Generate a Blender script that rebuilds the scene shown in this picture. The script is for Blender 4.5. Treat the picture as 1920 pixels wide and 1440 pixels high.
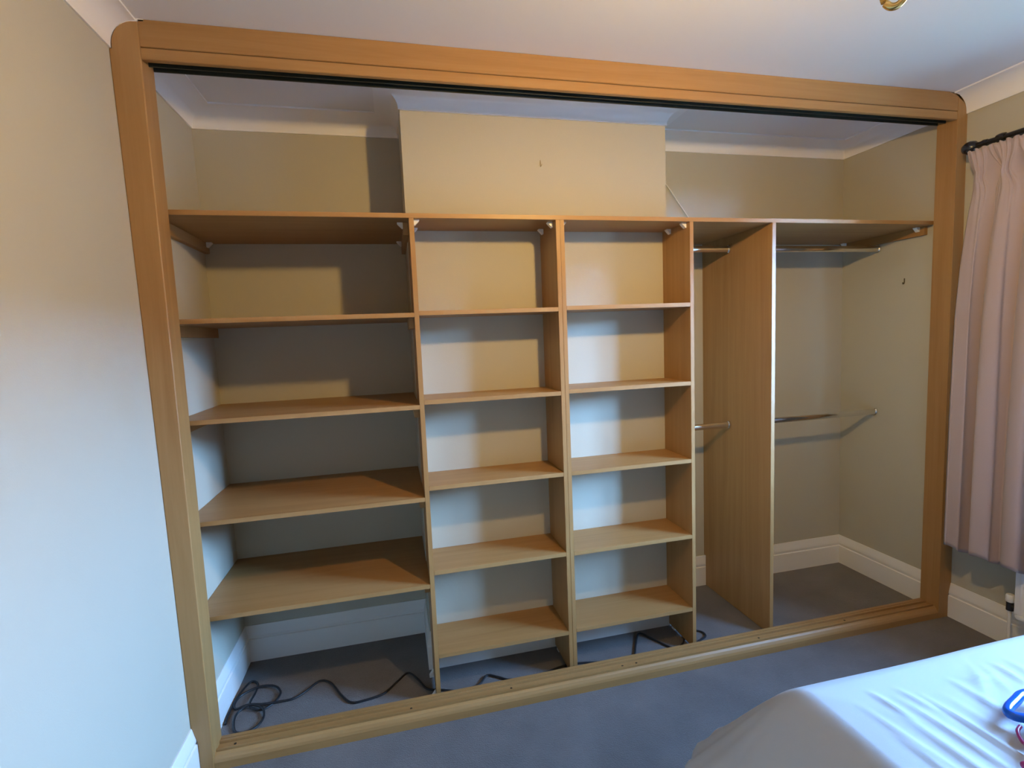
import bpy, bmesh, math, random
from mathutils import Vector, Matrix

random.seed(7)
for o in list(bpy.data.objects):
    bpy.data.objects.remove(o, do_unlink=True)
SC = bpy.context.scene
COL = SC.collection

# ------------------------------------------------------------------ camera
cam = bpy.data.cameras.new('camera')
cam.sensor_width = 36.0
cam.lens = 940.6936 / 1920 * 36.0
cam.clip_start = 0.02
camo = bpy.data.objects.new('camera', cam)
COL.objects.link(camo)
_yaw, _pitch, _roll = 0.2266, -0.093, -0.0412
_f = Vector((math.sin(_yaw) * math.cos(_pitch), math.cos(_yaw) * math.cos(_pitch), math.sin(_pitch)))
_r = Vector((math.cos(_yaw), -math.sin(_yaw), 0))
_u = _r.cross(_f)
_r2 = _r * math.cos(_roll) + _u * math.sin(_roll)
_u2 = _u * math.cos(_roll) - _r * math.sin(_roll)
_m = Matrix((_r2, _u2, -_f)).transposed().to_4x4()
_m.translation = Vector((0.7539, -1.7732, 1.4213))
camo.matrix_world = _m
SC.camera = camo

# ------------------------------------------------------------------ main dimensions (metres)
W, H = 3.272, 2.40            # room width along the wardrobe, ceiling height
YB, YC = 0.623, 0.334         # alcove back wall, front of the chimney breast
YU, YR = 0.117, 0.086         # front of the shelving, back of the sliding-door frame
YF = -3.35                    # wall behind the camera
XCL, XCR = 0.8304, 1.9875     # chimney breast sides
JL, JR = 0.0753, 0.0677       # jamb widths
WY0, WY1, WZ0, WZ1 = -1.46, -0.60, 0.92, 2.02   # window opening in the right wall

def LX(z):                    # the left wall is a little out of plumb
    return 0.017 - 0.0235 * z / H
def RX(z):                    # and so is the right one
    return W + 0.006 - 0.020 * z / H

# ------------------------------------------------------------------ world, daylight, exposure
world = bpy.data.worlds.new('sky')
SC.world = world
world.use_nodes = True
_bg = world.node_tree.nodes['Background']
_wt = world.node_tree                                          # clear dusk sky: pale at the horizon, deep blue overhead
_tc = _wt.nodes.new('ShaderNodeTexCoord')
_sx = _wt.nodes.new('ShaderNodeSeparateXYZ')
_rp = _wt.nodes.new('ShaderNodeValToRGB')
_wt.links.new(_tc.outputs['Generated'], _sx.inputs[0])
_wt.links.new(_sx.outputs['Z'], _rp.inputs[0])
_el = _rp.color_ramp.elements
_el[0].position, _el[0].color = 0.0, (0.25, 0.53, 1.0, 1)
_el[1].position, _el[1].color = 1.0, (0.035, 0.085, 0.19, 1)
_e = _el.new(0.17); _e.color = (0.21, 0.46, 0.88, 1)
_e = _el.new(0.36); _e.color = (0.078, 0.175, 0.33, 1)
_e = _el.new(0.60); _e.color = (0.045, 0.105, 0.21, 1)
_wt.links.new(_rp.outputs[0], _bg.inputs['Color'])
_bg.inputs['Strength'].default_value = 300.0

_pl = bpy.data.lights.new('window_daylight_portal', 'AREA')
_pl.shape = 'RECTANGLE'
_pl.size, _pl.size_y = WY1 - WY0, WZ1 - WZ0
_pl.cycles.is_portal = True
_plo = bpy.data.objects.new('window_daylight_portal', _pl)
_plo.location = (W + 0.16, (WY0 + WY1) / 2, (WZ0 + WZ1) / 2)
_plo.rotation_euler = Vector((-1, 0, 0)).to_track_quat('-Z', 'Z').to_euler()
COL.objects.link(_plo)

LAMP_STRENGTH = 980.0
SC.view_settings.view_transform = 'Standard'
SC.view_settings.look = 'None'
SC.view_settings.gamma = 1.0
SC.view_settings.use_curve_mapping = False
SC.view_settings.exposure = 0.45
try:
    SC.cycles.use_denoising = True
    SC.cycles.caustics_reflective = False
    SC.cycles.caustics_refractive = False
    SC.cycles.max_bounces = 10
    SC.cycles.diffuse_bounces = 7
    SC.cycles.sample_clamp_indirect = 8.0
except Exception:
    pass

# ------------------------------------------------------------------ materials
def new_mat(name):
    m = bpy.data.materials.new(name)
    m.use_nodes = True
    nt = m.node_tree
    return m, nt, nt.nodes['Principled BSDF']

def N(nt, t, **kw):
    n = nt.nodes.new(t)
    for k, v in kw.items():
        if k in n.inputs:
            n.inputs[k].default_value = v
        else:
            setattr(n, k, v)
    return n

def ramp(nt, fac, stops):
    r = nt.nodes.new('ShaderNodeValToRGB')
    el = r.color_ramp.elements
    while len(el) < len(stops):
        el.new(0.5)
    for e, (p, c) in zip(el, stops):
        e.position = p
        e.color = (*c, 1)
    nt.links.new(fac, r.inputs[0])
    return r.outputs[0]

def plain(name, col, rough=0.5, metal=0.0, bump=0.0, bscale=200.0, var=0.0, vscale=3.0, spec=None, sheen=0.0):
    m, nt, b = new_mat(name)
    b.inputs['Roughness'].default_value = rough
    b.inputs['Metallic'].default_value = metal
    if spec is not None:
        b.inputs['Specular IOR Level'].default_value = spec
    if sheen:
        b.inputs['Sheen Weight'].default_value = sheen
    tc = N(nt, 'ShaderNodeTexCoord')
    if var:
        no = N(nt, 'ShaderNodeTexNoise', Scale=vscale, Detail=4.0)
        nt.links.new(tc.outputs['Object'], no.inputs['Vector'])
        lo = tuple(c * (1 - var) for c in col)
        hi = tuple(min(1, c * (1 + var)) for c in col)
        nt.links.new(ramp(nt, no.outputs['Fac'], [(0.3, lo), (0.7, hi)]), b.inputs['Base Color'])
    else:
        b.inputs['Base Color'].default_value = (*col, 1)
    if bump:
        nb = N(nt, 'ShaderNodeTexNoise', Scale=bscale, Detail=3.0)
        nt.links.new(tc.outputs['Object'], nb.inputs['Vector'])
        bp = N(nt, 'ShaderNodeBump', Strength=bump, Distance=0.002)
        nt.links.new(nb.outputs['Fac'], bp.inputs['Height'])
        nt.links.new(bp.outputs['Normal'], b.inputs['Normal'])
    return m

def oak(name, axis):
    m, nt, b = new_mat(name)
    b.inputs['Roughness'].default_value = 0.42
    b.inputs['Specular IOR Level'].default_value = 0.4
    tc = N(nt, 'ShaderNodeTexCoord')
    oi = N(nt, 'ShaderNodeObjectInfo')
    add = N(nt, 'ShaderNodeVectorMath', operation='MULTIPLY_ADD')
    nt.links.new(oi.outputs['Random'], add.inputs[0])
    add.inputs[1].default_value = (7, 9, 11)
    nt.links.new(tc.outputs['Object'], add.inputs[2])
    mp = N(nt, 'ShaderNodeMapping')
    s = [26.0, 26.0, 26.0]
    s[axis] = 1.1
    mp.inputs['Scale'].default_value = s
    nt.links.new(add.outputs[0], mp.inputs['Vector'])
    n1 = N(nt, 'ShaderNodeTexNoise', Scale=1.0, Detail=5.0, Roughness=0.6, Distortion=0.6)
    nt.links.new(mp.outputs[0], n1.inputs['Vector'])
    mp2 = N(nt, 'ShaderNodeMapping')
    s2 = [150.0, 150.0, 150.0]
    s2[axis] = 6.0
    mp2.inputs['Scale'].default_value = s2
    nt.links.new(add.outputs[0], mp2.inputs['Vector'])
    n2 = N(nt, 'ShaderNodeTexNoise', Scale=1.0, Detail=2.0)
    nt.links.new(mp2.outputs[0], n2.inputs['Vector'])
    mx = N(nt, 'ShaderNodeMath', operation='MULTIPLY_ADD')
    nt.links.new(n2.outputs['Fac'], mx.inputs[0])
    mx.inputs[1].default_value = 0.22
    nt.links.new(n1.outputs['Fac'], mx.inputs[2])
    c = ramp(nt, mx.outputs[0], [(0.40, (0.315, 0.164, 0.054)), (0.64, (0.36, 0.195, 0.070)), (0.92, (0.405, 0.230, 0.090))])
    nt.links.new(c, b.inputs['Base Color'])
    bp = N(nt, 'ShaderNodeBump', Strength=0.08, Distance=0.001)
    nt.links.new(n2.outputs['Fac'], bp.inputs['Height'])
    nt.links.new(bp.outputs['Normal'], b.inputs['Normal'])
    return m

OAKX, OAKY, OAKZ = oak('oak_grain_x', 0), oak('oak_grain_y', 1), oak('oak_grain_z', 2)
PAINT = plain('beige_wall_paint', (0.48, 0.452, 0.365), 0.75, bump=0.12, bscale=260, var=0.02, vscale=2.0)
CEIL = plain('white_ceiling_paint', (0.78, 0.78, 0.79), 0.8, bump=0.06, bscale=200)
COVE = plain('white_coving_paint', (0.84, 0.84, 0.85), 0.6)
GLOSSW = plain('white_gloss_woodwork', (0.80, 0.79, 0.77), 0.35)
CHROME = plain('polished_chrome', (0.78, 0.78, 0.79), 0.14, metal=1.0)
DARKTRACK = plain('dark_bronze_track', (0.020, 0.024, 0.018), 0.45)
GROOVE = plain('dark_groove', (0.10, 0.055, 0.02), 0.6)
PLASTIC = plain('white_plastic', (0.85, 0.85, 0.83), 0.35)
BLACKCABLE = plain('black_cable_rubber', (0.012, 0.013, 0.016), 0.5)
WHITECABLE = plain('cream_cable', (0.72, 0.70, 0.62), 0.5)
CURTAIN = plain('dusty_pink_curtain_fabric', (0.40, 0.31, 0.295), 0.9, bump=0.25, bscale=900, sheen=0.2)
POLE = plain('black_pole_lacquer', (0.012, 0.012, 0.014), 0.25)
RAD = plain('white_radiator_enamel', (0.80, 0.81, 0.83), 0.3)
BLACKP = plain('black_valve_plastic', (0.02, 0.02, 0.025), 0.4)
SHEET = plain('white_bed_sheet_cotton', (0.50, 0.505, 0.525), 0.85, bump=0.1, bscale=700)
MATTRESS = plain('cream_mattress_ticking', (0.7, 0.68, 0.64), 0.9)
BLUEP = plain('glossy_blue_plastic', (0.0, 0.10, 0.55), 0.12)
PALEP = plain('pale_grey_plastic', (0.62, 0.60, 0.55), 0.25)
PINKP = plain('magenta_plastic', (0.33, 0.02, 0.12), 0.35)
BRASS = plain('polished_brass', (0.80, 0.55, 0.20), 0.2, metal=1.0)
STEELDK = plain('dull_steel_hook', (0.12, 0.09, 0.05), 0.4, metal=0.8)
BRASSDULL = plain('dull_brass_hook', (0.33, 0.26, 0.14), 0.45, metal=0.5)
SCREW = plain('dark_screw_head', (0.05, 0.035, 0.02), 0.5, metal=0.5)
UPVC = plain('white_window_frame', (0.8, 0.8, 0.8), 0.3)
BRICK = plain('weathered_brick', (0.20, 0.12, 0.09), 0.9, var=0.25, vscale=1.5)
GROUND = plain('outdoor_ground', (0.10, 0.12, 0.07), 0.95, var=0.2, vscale=0.4)

def carpet():
    m, nt, b = new_mat('grey_carpet_pile')
    b.inputs['Roughness'].default_value = 1.0
    b.inputs['Specular IOR Level'].default_value = 0.1
    b.inputs['Sheen Weight'].default_value = 0.25
    tc = N(nt, 'ShaderNodeTexCoord')
    n1 = N(nt, 'ShaderNodeTexNoise', Scale=5.0, Detail=5.0)
    n2 = N(nt, 'ShaderNodeTexNoise', Scale=330.0, Detail=3.0)
    for n in (n1, n2):
        nt.links.new(tc.outputs['Object'], n.inputs['Vector'])
    mx = N(nt, 'ShaderNodeMath', operation='MULTIPLY_ADD')
    nt.links.new(n2.outputs['Fac'], mx.inputs[0])
    mx.inputs[1].default_value = 0.55
    nt.links.new(n1.outputs['Fac'], mx.inputs[2])
    c = ramp(nt, mx.outputs[0], [(0.50, (0.105, 0.094, 0.090)), (1.0, (0.165, 0.148, 0.142))])
    nt.links.new(c, b.inputs['Base Color'])
    n3 = N(nt, 'ShaderNodeTexNoise', Scale=420.0, Detail=2.0)
    nt.links.new(tc.outputs['Object'], n3.inputs['Vector'])
    bp = N(nt, 'ShaderNodeBump', Strength=0.7, Distance=0.006)
    nt.links.new(n3.outputs['Fac'], bp.inputs['Height'])
    nt.links.new(bp.outputs['Normal'], b.inputs['Normal'])
    return m
CARPET = carpet()

def glass():
    m = bpy.data.materials.new('window_glass')
    m.use_nodes = True
    nt = m.node_tree
    nt.nodes.clear()
    out = nt.nodes.new('ShaderNodeOutputMaterial')
    mix = nt.nodes.new('ShaderNodeMixShader')
    mix.inputs[0].default_value = 0.06
    tr = nt.nodes.new('ShaderNodeBsdfTransparent')
    gl = nt.nodes.new('ShaderNodeBsdfGlossy')
    gl.inputs['Roughness'].default_value = 0.02
    nt.links.new(tr.outputs[0], mix.inputs[1])
    nt.links.new(gl.outputs[0], mix.inputs[2])
    nt.links.new(mix.outputs[0], out.inputs[0])
    return m
GLASS = glass()

def emitter(name, col, s):
    m, nt, b = new_mat(name)
    b.inputs['Base Color'].default_value = (1, 1, 1, 1)
    b.inputs['Emission Color'].default_value = (*col, 1)
    b.inputs['Emission Strength'].default_value = s
    return m
BULB = emitter('warm_lit_bulb', (1.0, 0.63, 0.21), LAMP_STRENGTH)

# ------------------------------------------------------------------ mesh helpers
class MB:
    def __init__(s):
        s.bm = bmesh.new()
    def poly(s, vs, faces):
        b = [s.bm.verts.new(v) for v in vs]
        for f in faces:
            try:
                s.bm.faces.new([b[i] for i in f])
            except ValueError:
                pass
        return s
    def box(s, x0, x1, y0, y1, z0, z1, bev=0.0):
        t = bmesh.new()
        r = bmesh.ops.create_cube(t, size=1.0)
        for v in t.verts:
            v.co = Vector((x0 + (v.co.x + .5) * (x1 - x0), y0 + (v.co.y + .5) * (y1 - y0), z0 + (v.co.z + .5) * (z1 - z0)))
        if bev:
            bmesh.ops.bevel(t, geom=t.edges[:], offset=bev, segments=2, affect='EDGES')
        s.merge(t)
        return s
    def merge(s, t):
        me = bpy.data.meshes.new('tmp')
        t.to_mesh(me)
        t.free()
        s.bm.from_mesh(me)
        bpy.data.meshes.remove(me)
    def prism(s, pts, axis, a, b, bev=0.0):
        """extrude a closed 2D outline along axis (0 x, 1 y, 2 z) from a to b"""
        t = bmesh.new()
        def mk(p, w):
            return {0: (w, p[0], p[1]), 1: (p[0], w, p[1]), 2: (p[0], p[1], w)}[axis]
        A = [t.verts.new(mk(p, a)) for p in pts]
        B = [t.verts.new(mk(p, b)) for p in pts]
        n = len(pts)
        t.faces.new(A)
        t.faces.new(B[::-1])
        for i in range(n):
            t.faces.new([A[i], B[i], B[(i + 1) % n], A[(i + 1) % n]])
        bmesh.ops.recalc_face_normals(t, faces=t.faces[:])
        if bev:
            bmesh.ops.bevel(t, geom=t.edges[:], offset=bev, segments=2, affect='EDGES')
        s.merge(t)
        return s
    def tube(s, pts, r, n=10, cap=True, sx=1.0, sy=1.0):
        P = [Vector(p) for p in pts]
        rings = []
        for i, p in enumerate(P):
            d = (P[min(i + 1, len(P) - 1)] - P[max(i - 1, 0)]).normalized()
            up = Vector((0, 0, 1)) if abs(d.z) < 0.9 else Vector((0, 1, 0))
            a = d.cross(up).normalized()
            b = a.cross(d).normalized()
            rr = r[i] if isinstance(r, (list, tuple)) else r
            rings.append([s.bm.verts.new(p + a * math.cos(2 * math.pi * k / n) * rr * sx + b * math.sin(2 * math.pi * k / n) * rr * sy) for k in range(n)])
        for i in range(len(rings) - 1):
            for k in range(n):
                s.bm.faces.new([rings[i][k], rings[i][(k + 1) % n], rings[i + 1][(k + 1) % n], rings[i + 1][k]])
        if cap:
            s.bm.faces.new(rings[0][::-1])
            s.bm.faces.new(rings[-1])
        return s
    def lathe(s, prof, c, axis=2, n=24):
        """prof: list of (radius, height along axis)"""
        c = Vector(c)
        rings = []
        for r, h in prof:
            ring = []
            for k in range(n):
                a = 2 * math.pi * k / n
                u, v = math.cos(a) * max(r, 1e-4), math.sin(a) * max(r, 1e-4)
                q = {2: (u, v, h), 1: (u, h, v), 0: (h, u, v)}[axis]
                ring.append(s.bm.verts.new(c + Vector(q)))
            rings.append(ring)
        for i in range(len(rings) - 1):
            for k in range(n):
                s.bm.faces.new([rings[i][k], rings[i][(k + 1) % n], rings[i + 1][(k + 1) % n], rings[i + 1][k]])
        s.bm.faces.new(rings[0][::-1])
        s.bm.faces.new(rings[-1])
        return s
    def sweep(s, path, prof, side=1, closed=False):
        """mitred sweep of profile (offset from wall, z) along a plan polyline; side=+1: offset to the right of travel"""
        n = len(path)
        P = [Vector((x, y)) for x, y in path]
        dirs = [(P[(i + 1) % n] - P[i]).normalized() for i in range(n if closed else n - 1)]
        nor = [Vector((d.y, -d.x)) * side for d in dirs]
        rings = []
        for i in range(n):
            if closed:
                a, b = nor[i - 1], nor[i]
            else:
                a, b = nor[max(i - 1, 0)], nor[min(i, n - 2)]
            m = (a + b)
            m = m / m.length_squared * 2 if m.length_squared > 1e-6 else a
            rings.append([s.bm.verts.new((P[i].x + m.x * o, P[i].y + m.y * o, z)) for o, z in prof])
        k = len(prof)
        for i in range(n if closed else n - 1):
            A, B = rings[i], rings[(i + 1) % n]
            for j in range(k):
                s.bm.faces.new([A[j], B[j], B[(j + 1) % k], A[(j + 1) % k]])
        if not closed:
            s.bm.faces.new(rings[0])
            s.bm.faces.new(rings[-1][::-1])
        return s
    def warp(s, fn):
        for v in s.bm.verts:
            v.co = Vector(fn(*v.co))
        return s
    def build(s, name, mat, parent=None, smooth=False):
        bm = s.bm
        bmesh.ops.recalc_face_normals(bm, faces=bm.faces[:])
        xs = [v.co for v in bm.verts]
        lo = Vector((min(v.x for v in xs), min(v.y for v in xs), min(v.z for v in xs)))
        hi = Vector((max(v.x for v in xs), max(v.y for v in xs), max(v.z for v in xs)))
        c = (lo + hi) / 2
        c.z = lo.z
        for v in bm.verts:
            v.co -= c
        if smooth:
            for f in bm.faces:
                f.smooth = True
        me = bpy.data.meshes.new(name)
        bm.to_mesh(me)
        bm.free()
        me.materials.append(mat)
        if smooth and smooth != 'all':
            try:
                me.set_sharp_from_angle(angle=math.radians(40))
            except Exception:
                pass
        o = bpy.data.objects.new(name, me)
        COL.objects.link(o)
        off = Vector((0, 0, 0))
        p = parent
        while p is not None:
            off += p.location
            p = p.parent
        o.location = c - off
        if parent:
            o.parent = parent
        return o

def thing(name, loc, label, cat, group=None):
    e = bpy.data.objects.new(name, None)
    e.empty_display_size = 0.05
    COL.objects.link(e)
    e.location = loc
    return tag(e, label, cat, group)

def tag(o, label, cat, group=None):
    o['label'] = label
    o['category'] = cat
    if group:
        o['group'] = group
    return o

def struct(o, label=None):
    o['kind'] = 'structure'
    if label:
        o['label'] = label
    return o

def leanfn(x, y, z):
    if x < 0.30:
        x += LX(z)
    elif x > W - 0.30:
        x += RX(z) - W
    return (x, y, z)

def spline(pts, sub=8):
    """Catmull-Rom through points"""
    P = [Vector(p) for p in pts]
    out = []
    for i in range(len(P) - 1):
        p0, p1, p2, p3 = P[max(i - 1, 0)], P[i], P[i + 1], P[min(i + 2, len(P) - 1)]
        for k in range(sub):
            t = k / sub
            out.append(0.5 * ((2 * p1) + (p2 - p0) * t + (2 * p0 - 5 * p1 + 4 * p2 - p3) * t * t + (3 * p1 - p0 - 3 * p2 + p3) * t ** 3))
    out.append(P[-1])
    return out

# ================================================================== THE ROOM
struct(MB().box(-0.35, W + 0.35, YF - 0.2, YB + 0.2, -0.12, 0).build('floor', CARPET), 'short-pile grey carpet covering the bedroom and wardrobe floor')
struct(MB().box(-0.35, W + 0.35, YF - 0.2, YB + 0.2, H, H + 0.12).build('ceiling', CEIL), 'white painted ceiling')
w = MB()
w.poly([(LX(0), YF, 0), (LX(0), YB, 0), (LX(H), YB, H), (LX(H), YF, H), (-0.2, YF, 0), (-0.2, YB, 0), (-0.2, YB, H), (-0.2, YF, H)],
       [(0, 1, 2, 3), (4, 7, 6, 5), (0, 4, 5, 1), (1, 5, 6, 2), (2, 6, 7, 3), (3, 7, 4, 0)])
struct(w.build('wall_left', PAINT), 'plain beige painted left wall')
struct(MB().box(-0.2, W + 0.2, YB, YB + 0.15, 0, H).build('wall_back', PAINT), 'beige back wall of the wardrobe alcoves')
struct(MB().box(XCL, XCR, YC, YB, 0, H).build('wall_chimney_breast', PAINT), 'beige chimney breast projecting between the two alcoves')
struct(MB().box(-0.2, W + 0.2, YF - 0.15, YF, 0, H).build('wall_front', PAINT), 'beige wall behind the camera')
# right wall with the window opening (four blocks, one mesh)
w = MB()
XO = W + 0.28
w.box(W, XO, YF, WY0, 0, H).box(W, XO, WY1, YB, 0, H).box(W, XO, WY0, WY1, 0, WZ0).box(W, XO, WY0, WY1, WZ1, H)
w.warp(lambda x, y, z: (x if x > W + .1 else RX(z), y, z))
struct(w.build('wall_right', PAINT), 'beige right wall with the window')

# window: frame, mullion, panes, sill
win = MB()
fw = 0.06
xw0, xw1 = W + 0.17, W + 0.23
ym = (WY0 + WY1) / 2
win.box(xw0, xw1, WY0, WY1, WZ0, WZ0 + fw, .006).box(xw0, xw1, WY0, WY1, WZ1 - fw, WZ1, .006)
win.box(xw0, xw1, WY0, WY0 + fw, WZ0 + fw, WZ1 - fw, .006).box(xw0, xw1, WY1 - fw, WY1, WZ0 + fw, WZ1 - fw, .006)
win.box(xw0, xw1, ym - .025, ym + .025, WZ0 + fw, WZ1 - fw, .006)
wo = struct(win.build('window_1', UPVC), 'white framed two-light window in the right wall')
for a, b in ((WY0 + fw, ym - .025), (ym + .025, WY1 - fw)):
    MB().box(W + 0.197, W + 0.203, a, b, WZ0 + fw, WZ1 - fw).build('pane', GLASS, wo)
MB().box(W - 0.03, xw0, WY0 - 0.0, WY1 + 0.0, WZ0, WZ0 + 0.022, .004).build('window_sill', UPVC, wo)
struct(MB().box(W + 0.4, W + 60, -40, 40, -3.2, -3.0).build('ground_outside', GROUND), 'lawn outside the window')
struct(MB().box(W + 7.0, W + 7.4, -9, 8, -3.0, 2.2).prism([(W + 6.7, 2.2), (W + 10.7, 2.2), (W + 8.7, 2.9)], 1, -9.3, 8.3).build('wall_sky_blocker', BRICK), 'unseen brick house added opposite the window to block low sky light')  # unseen house, added so only higher sky light enters the window

# ---- coving
def cove_profile(off, drop):
    pr = [(0, H - drop - .004), (.006, H - drop - .004), (.006, H - drop + .004)]
    n = 8
    for i in range(n + 1):
        a = i / n * math.pi / 2
        # concave quarter, centre at the room side
        pr.append((off - .004 - (off - .010) * math.cos(a), H - .006 - (drop - .010) * (1 - math.sin(a))))
    pr += [(off, H - .006), (off, H), (0, H)]
    return pr
cv = MB().sweep([(0, 0.0), (0, YB), (XCL, YB), (XCL, YC), (XCR, YC), (XCR, YB), (W, YB), (W, 0.0)], cove_profile(.098, .066), 1)
struct(cv.warp(leanfn).build('trim_1', COVE, smooth=True), 'white concave coving inside the wardrobe recess')
cv = MB().sweep([(W, -0.0), (W, YF), (0, YF), (0, -0.0)], cove_profile(.077, .083), 1)
struct(cv.warp(leanfn).build('trim_2', COVE, smooth=True), 'white concave coving around the bedroom')

# ---- baseboards
def base_profile(h, t):
    return [(0, 0), (t, 0), (t, h * .63), (t - .0055, h * .645), (t - .0055, h * .67), (t - .0025, h * .70), (t - .0025, h * .75), (t - .006, h * .83), (t * .35, h * .95), (t * .25, h), (0, h)]
BP = base_profile(.166, .0152)
def baseboard(name, path, label):
    b = MB().sweep(path, BP, 1)
    struct(b.warp(leanfn).build(name, GLOSSW, smooth=True), label)
baseboard('baseboard_left', [(0, YF), (0, YB), (XCL, YB), (XCL, YC), (XCR, YC), (XCR, YB), (W, YB), (W, YR)], 'white moulded skirting board along the left wall and round the alcoves')
baseboard('baseboard_right', [(W, -0.0), (W, YF)], 'white moulded skirting board below the window wall')
baseboard('baseboard_front', [(W - .016, YF), (.016, YF)], 'white moulded skirting board behind the camera')

# ================================================================== SLIDING WARDROBE FRAME
fr = thing('wardrobe_frame', (W / 2, YR / 2, 0), 'large oak sliding wardrobe surround with rounded top corners and no doors', 'wardrobe')

def jamb_outline(left):
    pts = []
    bt = .0156
    def X(x, z):
        return (LX(z) + x, z) if left else (RX(z) - x, z)
    jw = JL if left else JR
    pts.append(X(bt, 0.0)); pts.append(X(bt, .112)); pts.append(X(bt * .55, .140)); pts.append(X(bt * .3, .158)); pts.append(X(0, .167))
    off, drop = (.077, .083)
    pts.append(X(0, H - drop - .005)); pts.append(X(.007, H - drop - .005)); pts.append(X(.007, H - drop + .005))
    n = 10
    for i in range(1, n + 1):
        a = i / n * math.pi / 2
        xx = off - .003 - (off - .010) * math.cos(a)
        zz = H - .0065 - (drop - .0115) * (1 - math.sin(a))
        if xx < jw - .004:
            pts.append(X(xx, zz))
    xi = JL if left else W - JR
    ztop = H - .0065 - (drop - .0115) * (1 - math.sin(math.acos(max(0, min(1, (off - .003 - (jw)) / (off - .010))))))
    pts.append((xi, min(ztop, H - .007)))
    pts.append((xi, 0.0))
    return pts
for left in (True, False):
    j = MB().prism(jamb_outline(left), 1, -0.001, YR)
    ob = j.build('jamb', OAKZ, fr)
    ob['label'] = 'left oak jamb' if left else 'right oak jamb'
    bv = ob.modifiers.new('bevel', 'BEVEL'); bv.width = .006; bv.segments = 3; bv.limit_method = 'ANGLE'; bv.angle_limit = math.radians(60)
XI0, XI1 = JL, W - JR
MB().box(XI0, XI1, 0.0, YR, 2.3225, H - .0005, .0015).build('head_panel', OAKX, fr)
MB().box(XI0, XI1, 0.0, .018, 2.2866, 2.3195, .0015).build('pelmet_strip', OAKX, fr)
MB().box(XI0 + .0005, XI1 - .0005, .004, YR, 2.3195, 2.3225).build('shadow_gap', GROOVE, fr)
tt = MB()
tt.box(XI0, XI1, .018, YR, 2.306, 2.3195)
for y0, y1, zb in ((.018, .0215, 2.292), (.048, .052, 2.290), (YR - .004, YR, 2.2923)):
    tt.box(XI0, XI1, y0, y1, zb, 2.306)
tt.build('top_track', DARKTRACK, fr)
prof = [(0, 0), (0, .027), (.003, .036), (.009, .046), (.016, .052), (.0185, .0525), (.0190, .0455), (.0225, .0455), (.0230, .0576), (.0290, .0576), (.0295, .0505),
        (.0560, .0505), (.0565, .0455), (.0590, .0455), (.0595, .0576), (.0690, .0576), (.0695, .0535), (.0715, .0535), (.0720, .0576), (YR, .0576), (YR, 0)]
bt_ = MB().prism(prof, 0, XI0, XI1).build('bottom_track', OAKX, fr, smooth=False)
for x, y in ((.130, .043), (.733, .041), (1.119, .041), (1.591, .040), (1.654, .041), (2.246, .043), (2.709, .045)):
    MB().lathe([(.0045, 0), (.0045, .0008), (.002, .0011)], (x, y, .0505), 2, 12).build('screw', SCREW, bt_)

# ================================================================== SHELVING
TH = .0165
S1 = 1.8818
# ---- continuous top shelf, notched round the chimney breast
ts = thing('top_shelf', (W / 2, .3, S1 - TH), 'full-width oak top shelf running wall to wall above all compartments', 'shelf')
out = [(LX(S1) + .001, YU), (RX(S1) - .001, YU), (RX(S1) - .001, YB), (XCR + .0005, YB), (XCR + .0005, YC), (XCL - .0005, YC), (XCL - .0005, YB), (LX(S1) + .001, YB)]
MB().prism(out, 2, S1 - TH, S1, .0008).build('board', OAKX, ts)
zb = S1 - TH
def cleat(parent, x0, x1, y0, y1, ztop, h=.042):
    MB().box(x0, x1, y0, y1, ztop - h, ztop, .001).build('cleat', OAKY, parent)
lx = LX(1.85)
cleat(ts, lx + .001, lx + .021, .215, YB - .002, zb)
cleat(ts, .8127, .8325, .19, YB - .002, zb, .046)
rx = RX(1.85)
cleat(ts, rx - .021, rx - .001, .155, YB - .002, zb, .040)
def block(parent, x, y, ztop, sgn, s=.021):
    """white plastic corner block: a triangular wedge against an upright and under the shelf"""
    t = MB().prism([(x, ztop), (x + sgn * s, ztop), (x + sgn * s, ztop - .004), (x + sgn * .004, ztop - s), (x, ztop - s)], 1, y - .010, y + .010, .0008)
    t.build('corner_block', PLASTIC, parent)
for x, y, sg in ((lx + .021, YB - .03, 1), (.8127, .20, -1), (.8127, YB - .06, -1),
                 (.8503, .150, 1), (.8503, .285, 1), (1.3888, .163, -1), (1.3888, .290, -1),
                 (1.4232, .163, 1), (1.4232, .290, 1), (1.9674, .150, -1), (1.9674, .270, -1),
                 (rx - .021, .185, -1), (rx - .021, YB - .035, -1)):
    block(ts, x, y, zb, sg)

# ---- two bookcase units side by side
ZU0 = .012
def upright(parent, x0, x1, y0, y1):
    # the back edge is cut out over the skirting board
    pts = [(y0, ZU0), (y1 - .0165, ZU0), (y1 - .0165, .172), (y1, .172), (y1, zb - .0004), (y0, zb - .0004)]
    return MB().prism(pts, 0, x0, x1, .0008).build('side_panel', OAKZ, parent)
def shelves(parent, x0, x1, zs):
    for z in zs:
        if z < .25:
            pass
        MB().box(x0 + .0002, x1 - .0002, YU, YC - .0005, z - TH, z, .0008).build('shelf', OAKX, parent)
UM = 1.406
ua = thing('bookcase', (1.11, .22, 0), 'narrow oak bookcase left of the thick central upright, five shelves', 'bookcase', 'open oak bookcases on the chimney breast')
upright(ua, .8327, .8501, YU, YC); upright(ua, 1.389, UM - .0002, YU, YC)
shelves(ua, .8501, 1.389, (1.5311, 1.1987, .8684, .5331, .1927))
ub = thing('bookcase', (1.69, .22, 0), 'narrow oak bookcase right of the thick central upright, five shelves', 'bookcase', 'open oak bookcases on the chimney breast')
upright(ub, UM + .0002, 1.423, YU, YC); upright(ub, 1.9676, 1.9847, YU, YC)
shelves(ub, 1.423, 1.9676, (1.5347, 1.2038, .8683, .5310, .1981))
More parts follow.
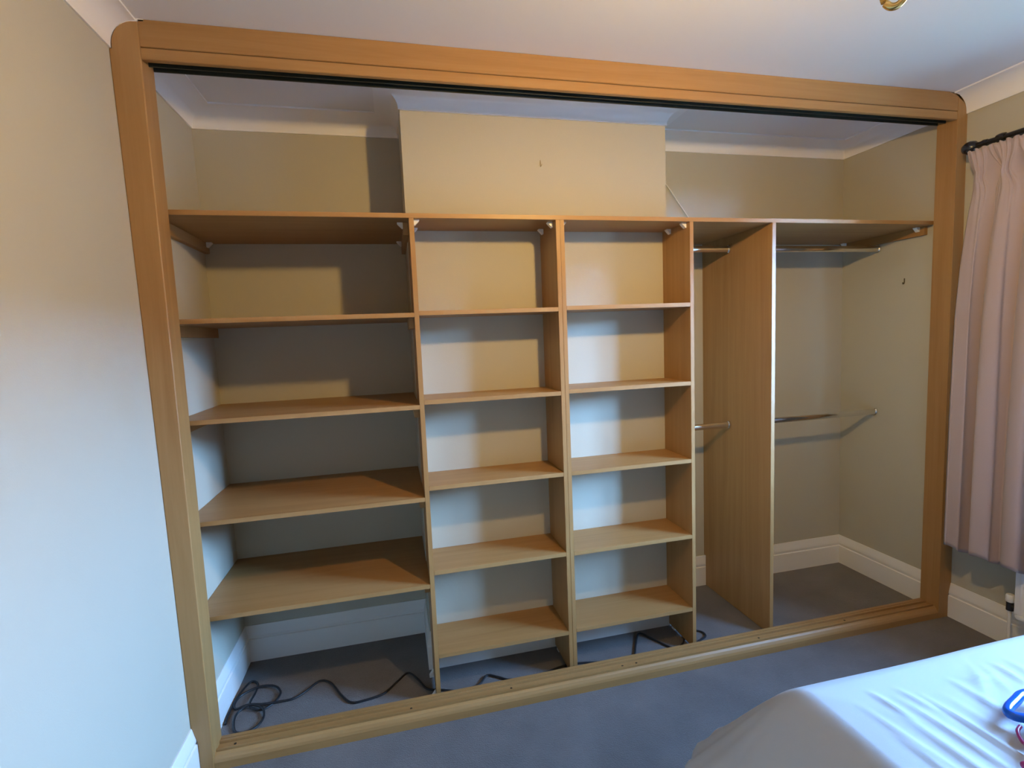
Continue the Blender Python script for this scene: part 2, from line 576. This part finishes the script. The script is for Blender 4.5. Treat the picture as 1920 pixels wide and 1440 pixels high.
def foot(parent, x, y):
    MB().prism([(x - .0082, 0), (x + .0082, 0), (x + .0075, .0115), (x - .0075, .0115)], 1, y - .012, y + .012, .001).build('levelling_foot', PLASTIC, parent)
for p, x in ((ua, .8414), (ua, 1.3975), (ub, 1.4146), (ub, 1.9762)):
    foot(p, x, .135); foot(p, x, .285)
# white angle feet screwed to the left face of the leftmost upright
for y in (.145, .275):
    MB().prism([(.8325, 0.0005), (.8145, 0.0005), (.8145, .006), (.829, .026), (.8325, .026)], 1, y - .010, y + .010, .001).build('angle_foot', PLASTIC, ua)

# ---- alcove shelves on cleats
alc = [(1.5257, 'oak alcove shelf just below the top shelf in the left bay, seen edge-on', .040),
       (1.1828, 'oak alcove shelf in the left bay, third board down counting the top shelf', .036),
       (.8278, 'oak alcove shelf in the left bay, second from the bottom', .036),
       (.4831, 'lowest oak alcove shelf in the left bay, above the coiled cable', .036)]
for z, lab, ch in alc:
    l = LX(z)
    t = thing('alcove_shelf', (.42, .37, z - TH), lab, 'shelf', 'oak shelves in the left alcove')
    pts = [(l + .001, YU), (.8325, YU), (.8325, YC + .0005), (XCL - .0005, YC + .0005), (XCL - .0005, YB - .0005), (l + .001, YB - .0005)]
    MB().prism(pts, 2, z - TH, z, .0008).build('board', OAKX, t)
    l2 = LX(z - .04)
    cleat(t, l2 + .001, l2 + .021, .20, YB - .002, z - TH - .0002, ch)
    cleat(t, .8125, .8323, .16, YC, z - TH - .0002, ch)

# ---- hanging compartment divider
dv = MB().prism([(YU, ZU0 - .010), (YB - .0165, ZU0 - .010), (YB - .0165, .172), (YB - .0005, .172), (YB - .0005, zb - .0004), (YU, zb - .0004)], 0, 2.3652, 2.384, .0008)
tag(dv.build('divider_panel', OAKZ), 'tall deep oak divider panel between the two hanging spaces', 'panel')

# ---- hanging rails (flat oval tube with end sockets)
def rail(x0, x1, z, label):
    y = .40
    t = thing('hanging_rail', ((x0 + x1) / 2, y, z), label, 'clothes rail', 'chrome hanging rails')
    MB().tube([(x0 + .004, y, z), (x1 - .004, y, z)], .015, 20, sx=.52, sy=1.0).build('tube', CHROME, t, smooth=True)
    for xe, s in ((x0, 1), (x1, -1)):
        so = MB()
        ring = []
        n = 20
        pts = [(y + .0115 * math.cos(2 * math.pi * k / n), z + .019 * math.sin(2 * math.pi * k / n)) for k in range(n)]
        so.prism(pts, 0, min(xe + s * .0002, xe + s * .010), max(xe + s * .0002, xe + s * .010), .001)
        so.build('end_socket', CHROME, t)
rail(1.9847, 2.3652, 1.803, 'short chrome rail high between bookcase and divider panel')
rail(1.9847, 2.3652, .941, 'short chrome rail halfway down between bookcase and divider panel')
rail(2.384, RX(1.8), 1.803, 'upper chrome rail right of the divider panel, under the top shelf')
rail(2.384, RX(.94), .941, 'lower chrome rail right of the divider panel, halfway down the wall')

# ================================================================== SMALL THINGS ON THE WALLS AND FLOOR
def hook(name, c, axis, label):
    m = MB()
    if axis == 1:     # on a wall facing -y
        p = [(0, -.001, .014), (0, -.001, -.002), (0, -.003, -.011), (0, -.010, -.013), (.003, -.013, -.006)]
        m.box(c[0] - .0018, c[0] + .0018, c[1] - .0012, c[1] - .0002, c[2] - .004, c[2] + .011, .0004)
    else:
        p = [(-.001, 0, .014), (-.001, 0, -.002), (-.003, 0, -.011), (-.010, 0, -.013), (-.013, -.003, -.006)]
        m.box(c[0] - .0015, c[0] - .0002, c[1] - .0028, c[1] + .0028, c[2] - .004, c[2] + .013, .0004)
    m.tube(spline([Vector(c) + Vector(q) for q in p], 5), (.0013 if axis == 1 else .0022), 8)
    tag(m.build(name, BRASSDULL if axis == 1 else STEELDK, smooth=True), label, 'hook')
hook('wall_hook', (1.402, YC, 2.146), 1, 'tiny metal hook on the bare chimney breast above the top shelf')
hook('wall_hook', (RX(1.62), .262, 1.62), 0, 'tiny dark metal hook on the right wall below the top shelf end')

wc = MB().tube(spline([(1.990, .60, 2.30), (2.06, .617, 2.245), (2.159, .612, 2.156), (2.207, .610, 2.091), (2.267, .608, 2.011), (2.31, .606, 1.95), (2.33, .606, S1 + .003)], 6), .0028, 8)
tag(wc.build('wall_cable', WHITECABLE, smooth=True), 'thin pale cable slanting down the right alcove wall beside the chimney breast', 'cable')

# ---- black power cable: coil in the left bay, then a run under the uprights
cp = [(.044, .215, .006), (.040, .26, .008), (.042, .34, .007), (.053, .405, .006), (.075, .452, .006), (.105, .430, .006), (.112, .37, .010), (.108, .30, .014), (.130, .265, .012),
      (.170, .262, .006), (.205, .30, .006), (.212, .345, .008), (.180, .385, .012), (.120, .395, .014), (.062, .365, .012), (.046, .325, .008), (.060, .29, .008), (.105, .290, .016),
      (.160, .262, .014), (.178, .215, .007), (.165, .17, .006), (.130, .150, .006), (.092, .165, .006), (.072, .22, .008), (.075, .262, .012), (.11, .282, .020), (.16, .275, .018),
      (.215, .285, .009), (.271, .291, .0055), (.315, .325, .0055), (.361, .373, .0055), (.410, .345, .0055), (.460, .255, .0055), (.504, .201, .0055), (.560, .200, .0055), (.628, .218, .0055), (.680, .275, .0055), (.726, .318, .0055),
      (.765, .265, .0055), (.800, .195, .0055), (.850, .175, .005), (.93, .145, .005), (1.006, .159, .005), (1.050, .205, .006), (1.095, .180, .006), (1.139, .153, .005), (1.25, .145, .005), (1.40, .175, .005),
      (1.55, .15, .005), (1.680, .140, .005), (1.706, .160, .005), (1.745, .225, .006), (1.795, .288, .008), (1.835, .232, .006), (1.888, .149, .005), (1.945, .165, .005), (1.99, .215, .005), (2.040, .242, .005), (2.078, .222, .005), (2.076, .185, .005), (2.018, .159, .005), (1.995, .15, .005)]
cb = MB().tube(spline(cp, 7), .0043, 8)
tag(cb.build('power_cable', BLACKCABLE, smooth=True), 'black power cable coiled on the carpet and snaking along under the shelving', 'cable')

# ================================================================== PENDANT LAMP (only its bottom ring shows)
LXY = (1.549, -1.10)
pt = thing('pendant_lamp', (LXY[0], LXY[1], 1.89), 'brass pendant lamp with a small ring finial hanging from the ceiling', 'lamp')
cx_, cy_ = LXY
MB().lathe([(.055, 2.4 - .0005), (.055, 2.392), (.045, 2.380), (.012, 2.372), (.006, 2.365)], (cx_, cy_, 0), 2, 28).build('ceiling_rose', BRASS, pt, smooth=True)
MB().tube([(cx_, cy_, 2.37), (cx_, cy_, 2.205)], .005, 12).build('stem', BRASS, pt, smooth=True)
MB().lathe([(.008, 2.215), (.020, 2.210), (.022, 2.175), (.018, 2.166)], (cx_, cy_, 0), 2, 20).build('lamp_holder', BRASS, pt, smooth=True)
MB().lathe([(.017, 2.182), (.022, 2.184), (.082, 2.158), (.080, 2.155), (.020, 2.178)], (cx_, cy_, 0), 2, 32).build('added_shade_cup', BRASS, pt, smooth=True)  # unseen cup added above the bulb to hold its light off the ceiling
MB().lathe([(.014, 2.168), (.016, 2.160), (.026, 2.142), (.032, 2.122), (.030, 2.104), (.020, 2.090), (.006, 2.0855)], (cx_, cy_, 0), 2, 24).build('bulb', BULB, pt, smooth='all')
for k in range(3):
    a = 2 * math.pi * k / 3 + .5
    d = Vector((math.cos(a), math.sin(a), 0))
    base = Vector((cx_, cy_, 0))
    MB().tube(spline([base + d * .078 + Vector((0, 0, 2.161)), base + d * .098 + Vector((0, 0, 2.14)), base + d * .105 + Vector((0, 0, 2.10)), base + d * .085 + Vector((0, 0, 2.05)), base + d * .050 + Vector((0, 0, 2.029))], 6), .0018, 8).build('cage_rod', BRASS, pt, smooth=True)
MB().lathe([(.003, 2.020), (.050, 2.026), (.056, 2.034), (.050, 2.032), (.003, 2.028)], (cx_, cy_, 0), 2, 28).build('added_shade_dish', BRASS, pt, smooth=True)  # unseen dish added under the bulb to cut its light on the bed
MB().tube([(cx_, cy_, 2.022), (cx_, cy_, 1.97)], .004, 10).build('lower_stem', BRASS, pt, smooth=True)
MB().lathe([(.004, 1.975), (.010, 1.970), (.010, 1.960), (.004, 1.952)], (cx_, cy_, 0), 2, 16).build('bottom_hub', BRASS, pt, smooth=True)
rr = .015
side = Vector((.66, -.75, 0)).normalized()
ring = [Vector((cx_, cy_, 1.935)) + side * math.cos(a) * rr + Vector((0, 0, 1)) * math.sin(a) * (rr + .008) for a in [2 * math.pi * k / 36 for k in range(37)]]
MB().tube(ring, .0055, 12, cap=False).build('ring_finial', BRASS, pt, smooth='all')

# ================================================================== CURTAIN AND POLE
XP, ZP = W - .13, 2.128
cpz = thing('curtain_pole', (XP, -.5, ZP), 'black curtain pole with a ball finial above the pink curtain', 'curtain pole')
MB().tube([(XP, -.125, ZP), (XP, -1.80, ZP - .02)], .011, 16).build('pole', POLE, cpz, smooth=True)
MB().lathe([(.006, -.070), (.018, -.076), (.0255, -.090), (.0265, -.104), (.022, -.118), (.013, -.126), (.012, -.140), (.015, -.150), (.013, -.162)], (XP, 0, ZP), 1, 24).build('finial', POLE, cpz, smooth=True)
for y in (-.21, -1.70):
    br = MB().tube([(RX(ZP) - .0005, y, ZP), (RX(ZP) - .008, y, ZP)], .022, 16)
    br.tube([(RX(ZP) - .008, y, ZP), (XP + .004, y, ZP)], .007, 12)
    br.lathe([(.015, -.014), (.017, -.006), (.017, .006), (.015, .014)], (XP, y, ZP), 1, 20)
    br.build('bracket', POLE, cpz, smooth=True)
MB().lathe([(.006, -.055), (.026, -.030), (.026, -.01), (.012, .005)], (XP, -1.80, ZP - .02), 1, 24).build('finial', POLE, cpz, smooth=True)

def curtain_mesh(y_at, y_far, zbot, sgn=1):
    """gathered curtain: header frill, pinched neck, deep folds.  y_at(z) = outer edge"""
    ns, nz = 150, 90
    m = MB()
    V = []
    ztop = 2.104
    for j in range(nz + 1):
        v = j / nz
        z = ztop + (zbot - ztop) * v
        row = []
        d = ztop - z
        neck = math.exp(-((d - .105) / .045) ** 2)          # pinch just below the header
        deep = 1 - math.exp(-max(0, d - .10) / .25)
        y0 = y_at(z)
        y1 = y_far + sgn * .03 * neck
        for i in range(ns + 1):
            s = i / ns
            big = math.sin(2 * math.pi * (3.35 * s + .10 + .04 * math.sin(3 * z)))
            big2 = math.sin(2 * math.pi * (5.6 * s + .5 + .07 * math.sin(2.1 * z + 1)))
            fine = math.sin(2 * math.pi * 17 * s) + .5 * math.sin(2 * math.pi * 29 * s + 1)
            x = -.043 * deep * (.85 * (2 * abs(math.sin(math.pi * (3.35 * s + .35 + .05 * math.sin(2.3 * z)))) ** .75 - 1) + .15 * big2)
            hdr = max(0, 1 - d / .11)
            x += .0035 * fine * (1 - deep) * (.5 + .5 * hdr)
            x += -.020 * hdr * math.sin(2 * math.pi * (2.2 * s + .2)) * d / .1
            x += -.020 * neck * max(0, math.sin(2 * math.pi * (3.35 * s + .10)))
            x -= .012 * hdr
            yy = y0 + (y1 - y0) * s
            ph = (3.35 * s + .10 - .25) % 1.0                  # gather towards the pinch pleats
            ph = ph - 1 if ph > .5 else ph
            yy -= (y1 - y0) * ph / 3.35 * .62 * neck * (1 if 0 < i < ns else 0)
            yy += .012 * deep * math.sin(2 * math.pi * (6.7 * s + .2)) * (1 if 0 < i < ns else 0)
            zz = z
            if j == 0:
                zz += .004 * math.sin(2 * math.pi * 13 * s)
            if v > .8:
                zz += (v - .8) / .2 * .012 * big
            row.append(m.bm.verts.new((XP - .024 + x, yy, zz)))
        V.append(row)
    for j in range(nz):
        for i in range(ns):
            m.bm.faces.new([V[j][i], V[j][i + 1], V[j + 1][i + 1], V[j + 1][i]])
    return m
EDGE = [(2.13, -.112), (2.10, -.113), (2.06, -.124), (2.01, -.145), (1.95, -.138), (1.855, -.131), (1.64, -.119), (1.415, -.111), (.95, -.108), (.40, -.106)]
def y_edge(z):
    for (za, ya), (zb_, yb) in zip(EDGE, EDGE[1:]):
        if z >= zb_:
            t = (za - z) / (za - zb_)
            return ya + (yb - ya) * max(0, min(1, t))
    return EDGE[-1][1]
co = curtain_mesh(y_edge, -.47, .412).build('curtain', CURTAIN, smooth='all')
so = co.modifiers.new('thickness', 'SOLIDIFY'); so.thickness = .0025; so.offset = 0
tag(co, 'dusty pink gathered curtain hanging beside the right wardrobe jamb', 'curtain')
# ================================================================== RADIATOR
RX0 = W - .100
rd = thing('radiator', (W - .07, -.85, .18), 'white panel radiator under the window, partly behind the curtain', 'radiator')
pn = MB()
yl, yr_ = -.315, -1.515
nfl = 36
outl = []
for k in range(nfl):
    a = yl + (yr_ - yl) * (k / nfl)
    b = yl + (yr_ - yl) * ((k + 1) / nfl)
    q = (b - a)
    outl += [(RX0, a), (RX0, a + q * .55), (RX0 + .007, a + q * .68), (RX0 + .007, a + q * .87)]
outl += [(RX0, yr_), (RX0 + .045, yr_), (RX0 + .045, yl)]
pn.prism(outl, 2, .205, .735)
pn.build('panel', RAD, rd)
MB().box(RX0 - .001, RX0 + .050, yr_ - .002, yl + .002, .735, .752, .003).build('top_grille', RAD, rd)
MB().box(RX0 + .000, RX0 + .046, yr_, yl, .180, .205, .006).build('bottom_rail', RAD, rd)
xv, yv = RX0 + .030, -.282
vb = MB().tube([(xv, yv, .195), (xv, yv, .232)], .0125, 16)
vb.tube([(xv, yv, .215), (xv, yl - .002, .215)], .009, 12)
vb = vb.build('valve', BLACKP, rd, smooth=True)
MB().lathe([(.013, .232), (.0155, .236), (.0155, .258), (.012, .264)], (xv, yv, 0), 2, 20).build('valve_cap', PLASTIC, vb, smooth=True)
MB().tube([(xv, yv, 0.0005), (xv, yv, .196)], .0065, 12).build('pipe', GLOSSW, rd, smooth=True)

# ================================================================== BED
BX0, BX1, BY1, BY0 = 1.66, 2.76, -.838, -2.75
bd = thing('bed', (2.2, -1.8, 0), 'divan bed hidden under the white sheet in the foreground', 'bed')
MB().box(1.50, 2.92, -2.88, -.72, .04, .24, .02).build('base', MATTRESS, bd)
MB().box(1.61, 2.81, -2.80, -.79, .24, .44, .03).build('mattress', MATTRESS, bd)
for x in (1.56, 2.84):
    for y in (-2.8, -.80):
        MB().lathe([(.02, 0.0), (.025, .03), (.025, .045)], (x, y, 0), 2, 16).build('foot', BLACKP, bd, smooth=True)
RID = [((1.834, -.957), (1.848, -1.15)), ((1.894, -.958), (1.903, -1.16)), ((1.897, -.999), (1.898, -1.2)), ((2.01, -.92), (1.994, -1.035)), ((2.14, -.889), (2.093, -.963)),
       ((2.175, -.888), (2.158, -.954)), ((1.791, -.893), (1.798, -.962)), ((1.733, -.944), (1.757, -1.12)), ((2.105, -.889), (2.011, -.974)), ((2.016, -.976), (1.958, -1.2)),
       ((1.729, -1.018), (1.738, -1.15)), ((2.052, -.913), (2.109, -.92)), ((1.94, -.98), (1.935, -1.2)), ((1.79, -1.0), (1.80, -1.2)), ((2.22, -.90), (2.19, -1.05)), ((2.30, -.92), (2.26, -1.1)),
       ((2.07, -1.02), (2.04, -1.2)), ((2.13, -1.0), (2.10, -1.2)), ((1.86, -.90), (1.87, -.96)), ((2.4, -.92), (2.36, -1.15))]
rnd = random.Random(3)
for k in range(40):
    x = rnd.uniform(1.7, 2.75); y = rnd.uniform(-2.6, -1.2)
    RID.append(((x, y), (x + rnd.uniform(-.05, .05), y - rnd.uniform(.1, .3))))
RID = [(a, b, rnd.uniform(.003, .0055), rnd.uniform(.006, .011)) for a, b in RID]
def wrinkle(x, y):
    h = 0
    for (ax, ay), (bx, by), amp, wd in RID:
        dx, dy = bx - ax, by - ay
        L2 = dx * dx + dy * dy
        t = ((x - ax) * dx + (y - ay) * dy) / L2
        if t < -.25 or t > 1.25:
            continue
        px, py = ax + t * dx, ay + t * dy
        d2 = (x - px) ** 2 + (y - py) ** 2
        if d2 > .002:
            continue
        e = max(0, 1 - (abs(t - .5) / .75) ** 2)
        h += amp * e * (math.exp(-d2 / (wd * wd)))
    return h
def drape(s, ang):
    """arc length beyond the mattress top -> (outward offset, z)"""
    if s <= 0:
        return 0, .553
    a = .26
    if s < .38:
        t = s / .38
        kk = .16
        return a * t, .553 - .285 * (t - kk * (1 - math.exp(-t / kk))) / (1 - kk)
    r = .030
    t = s - .38
    zz = .268 - t * (1.0 if t > .05 else .5 + t * 10)
    return a + r * (1 - math.exp(-t / .03)), max(.025, zz)
sh = MB()
gx, gy = [], []
def axis_vals(a, b, lo_skirt, hi_skirt, step, fine):
    v = []
    n = int(lo_skirt / fine)
    v += [a - lo_skirt + i * fine for i in range(n)]
    n = int((b - a) / step)
    v += [a + (b - a) * i / n for i in range(n + 1)]
    n = int(hi_skirt / fine)
    v += [b + (i + 1) * fine for i in range(n)]
    return v
xs = axis_vals(BX0, BX1, .64, .64, .0075, .02)
ys1 = [BY1 + (i + 1) * .02 for i in range(32)][::-1]
n = int((BY1 + 1.35) / .011)
ys = ys1 + [BY1 - (BY1 + 1.35) * i / n for i in range(n + 1)] + [-1.35 - (i + 1) * .05 for i in range(int((-1.35 - BY0) / .05))] + [BY0 - (i + 1) * .03 for i in range(21)]
grid = []
for y in ys:
    row = []
    for x in xs:
        sx = min(0, x - BX0) + max(0, x - BX1)
        sy = max(0, y - BY1) + min(0, y - BY0)
        s = math.hypot(sx, sy)
        cxx, cyy = min(max(x, BX0), BX1), min(max(y, BY0), BY1)
        if s > 0:
            ux, uy = sx / s, sy / s
            ang = math.atan2(uy, ux)
            o_, z = drape(s, ang)
            tang = -cxx * uy + cyy * ux + ang * .25
            k = min(1, max(0, (s - .20) / .3))
            o_ += k * k * (.010 * math.sin(tang * 12 + 1) + .003 * math.sin(tang * 23))
            z += .003 * math.sin(tang * 9 + .5) * min(1, s / .15) * (1 - k)
            row.append(sh.bm.verts.new((cxx + ux * o_, cyy + uy * o_, max(z, .02))))
        else:
            edge = min(x - BX0, BX1 - x, BY1 - y, y - BY0)
            z = .553 + .010 * (1 - math.exp(-edge / .15)) + .003 * math.sin(7 * x + 2) * math.sin(5 * y) + wrinkle(x, y) * min(1, edge / .05)
            row.append(sh.bm.verts.new((x, y, z)))
    grid.append(row)
for j in range(len(ys) - 1):
    for i in range(len(xs) - 1):
        sh.bm.faces.new([grid[j][i], grid[j][i + 1], grid[j + 1][i + 1], grid[j + 1][i]])
tag(sh.build('bed_sheet', SHEET, smooth='all'), 'white wrinkled sheet draped over the bed in the right foreground', 'sheet')

# ---- small plastic toy on the sheet
ZT = .586
ty = thing('plastic_toy', (2.03, -1.03, .556), 'small toy with a blue loop handle lying on the white sheet', 'toy')
MB().tube(spline([(2.115, -1.040, ZT), (2.088, -1.012, ZT), (2.060, -1.008, ZT), (2.030, -1.016, ZT), (1.990, -1.028, ZT), (1.972, -1.040, ZT), (1.980, -1.054, ZT), (2.010, -1.066, ZT), (2.06, -1.074, ZT), (2.10, -1.066, ZT), (2.115, -1.040, ZT)], 6), .0095, 14).build('loop_handle', BLUEP, ty, smooth='all')
MB().lathe([(.004, -.030), (.014, -.026), (.018, -.012), (.018, .010), (.014, .024), (.004, .028)], (1.990, -1.086, .590), 0, 20).build('body', PALEP, ty, smooth='all')
MB().tube(spline([(1.962, -1.066, .580), (1.945, -1.072, .579), (1.930, -1.085, .578), (1.921, -1.10, .578), (1.935, -1.118, .578)], 6), .0035, 10).build('strap', PINKP, ty, smooth='all')
MB().tube(spline([(1.921, -1.10, .578), (1.90, -1.120, .580), (1.88, -1.135, .581), (1.852, -1.137, .582)], 6), [.004] * 9 + [.0065] * 9 + [.004], 12).build('tip', PINKP, ty, smooth='all')
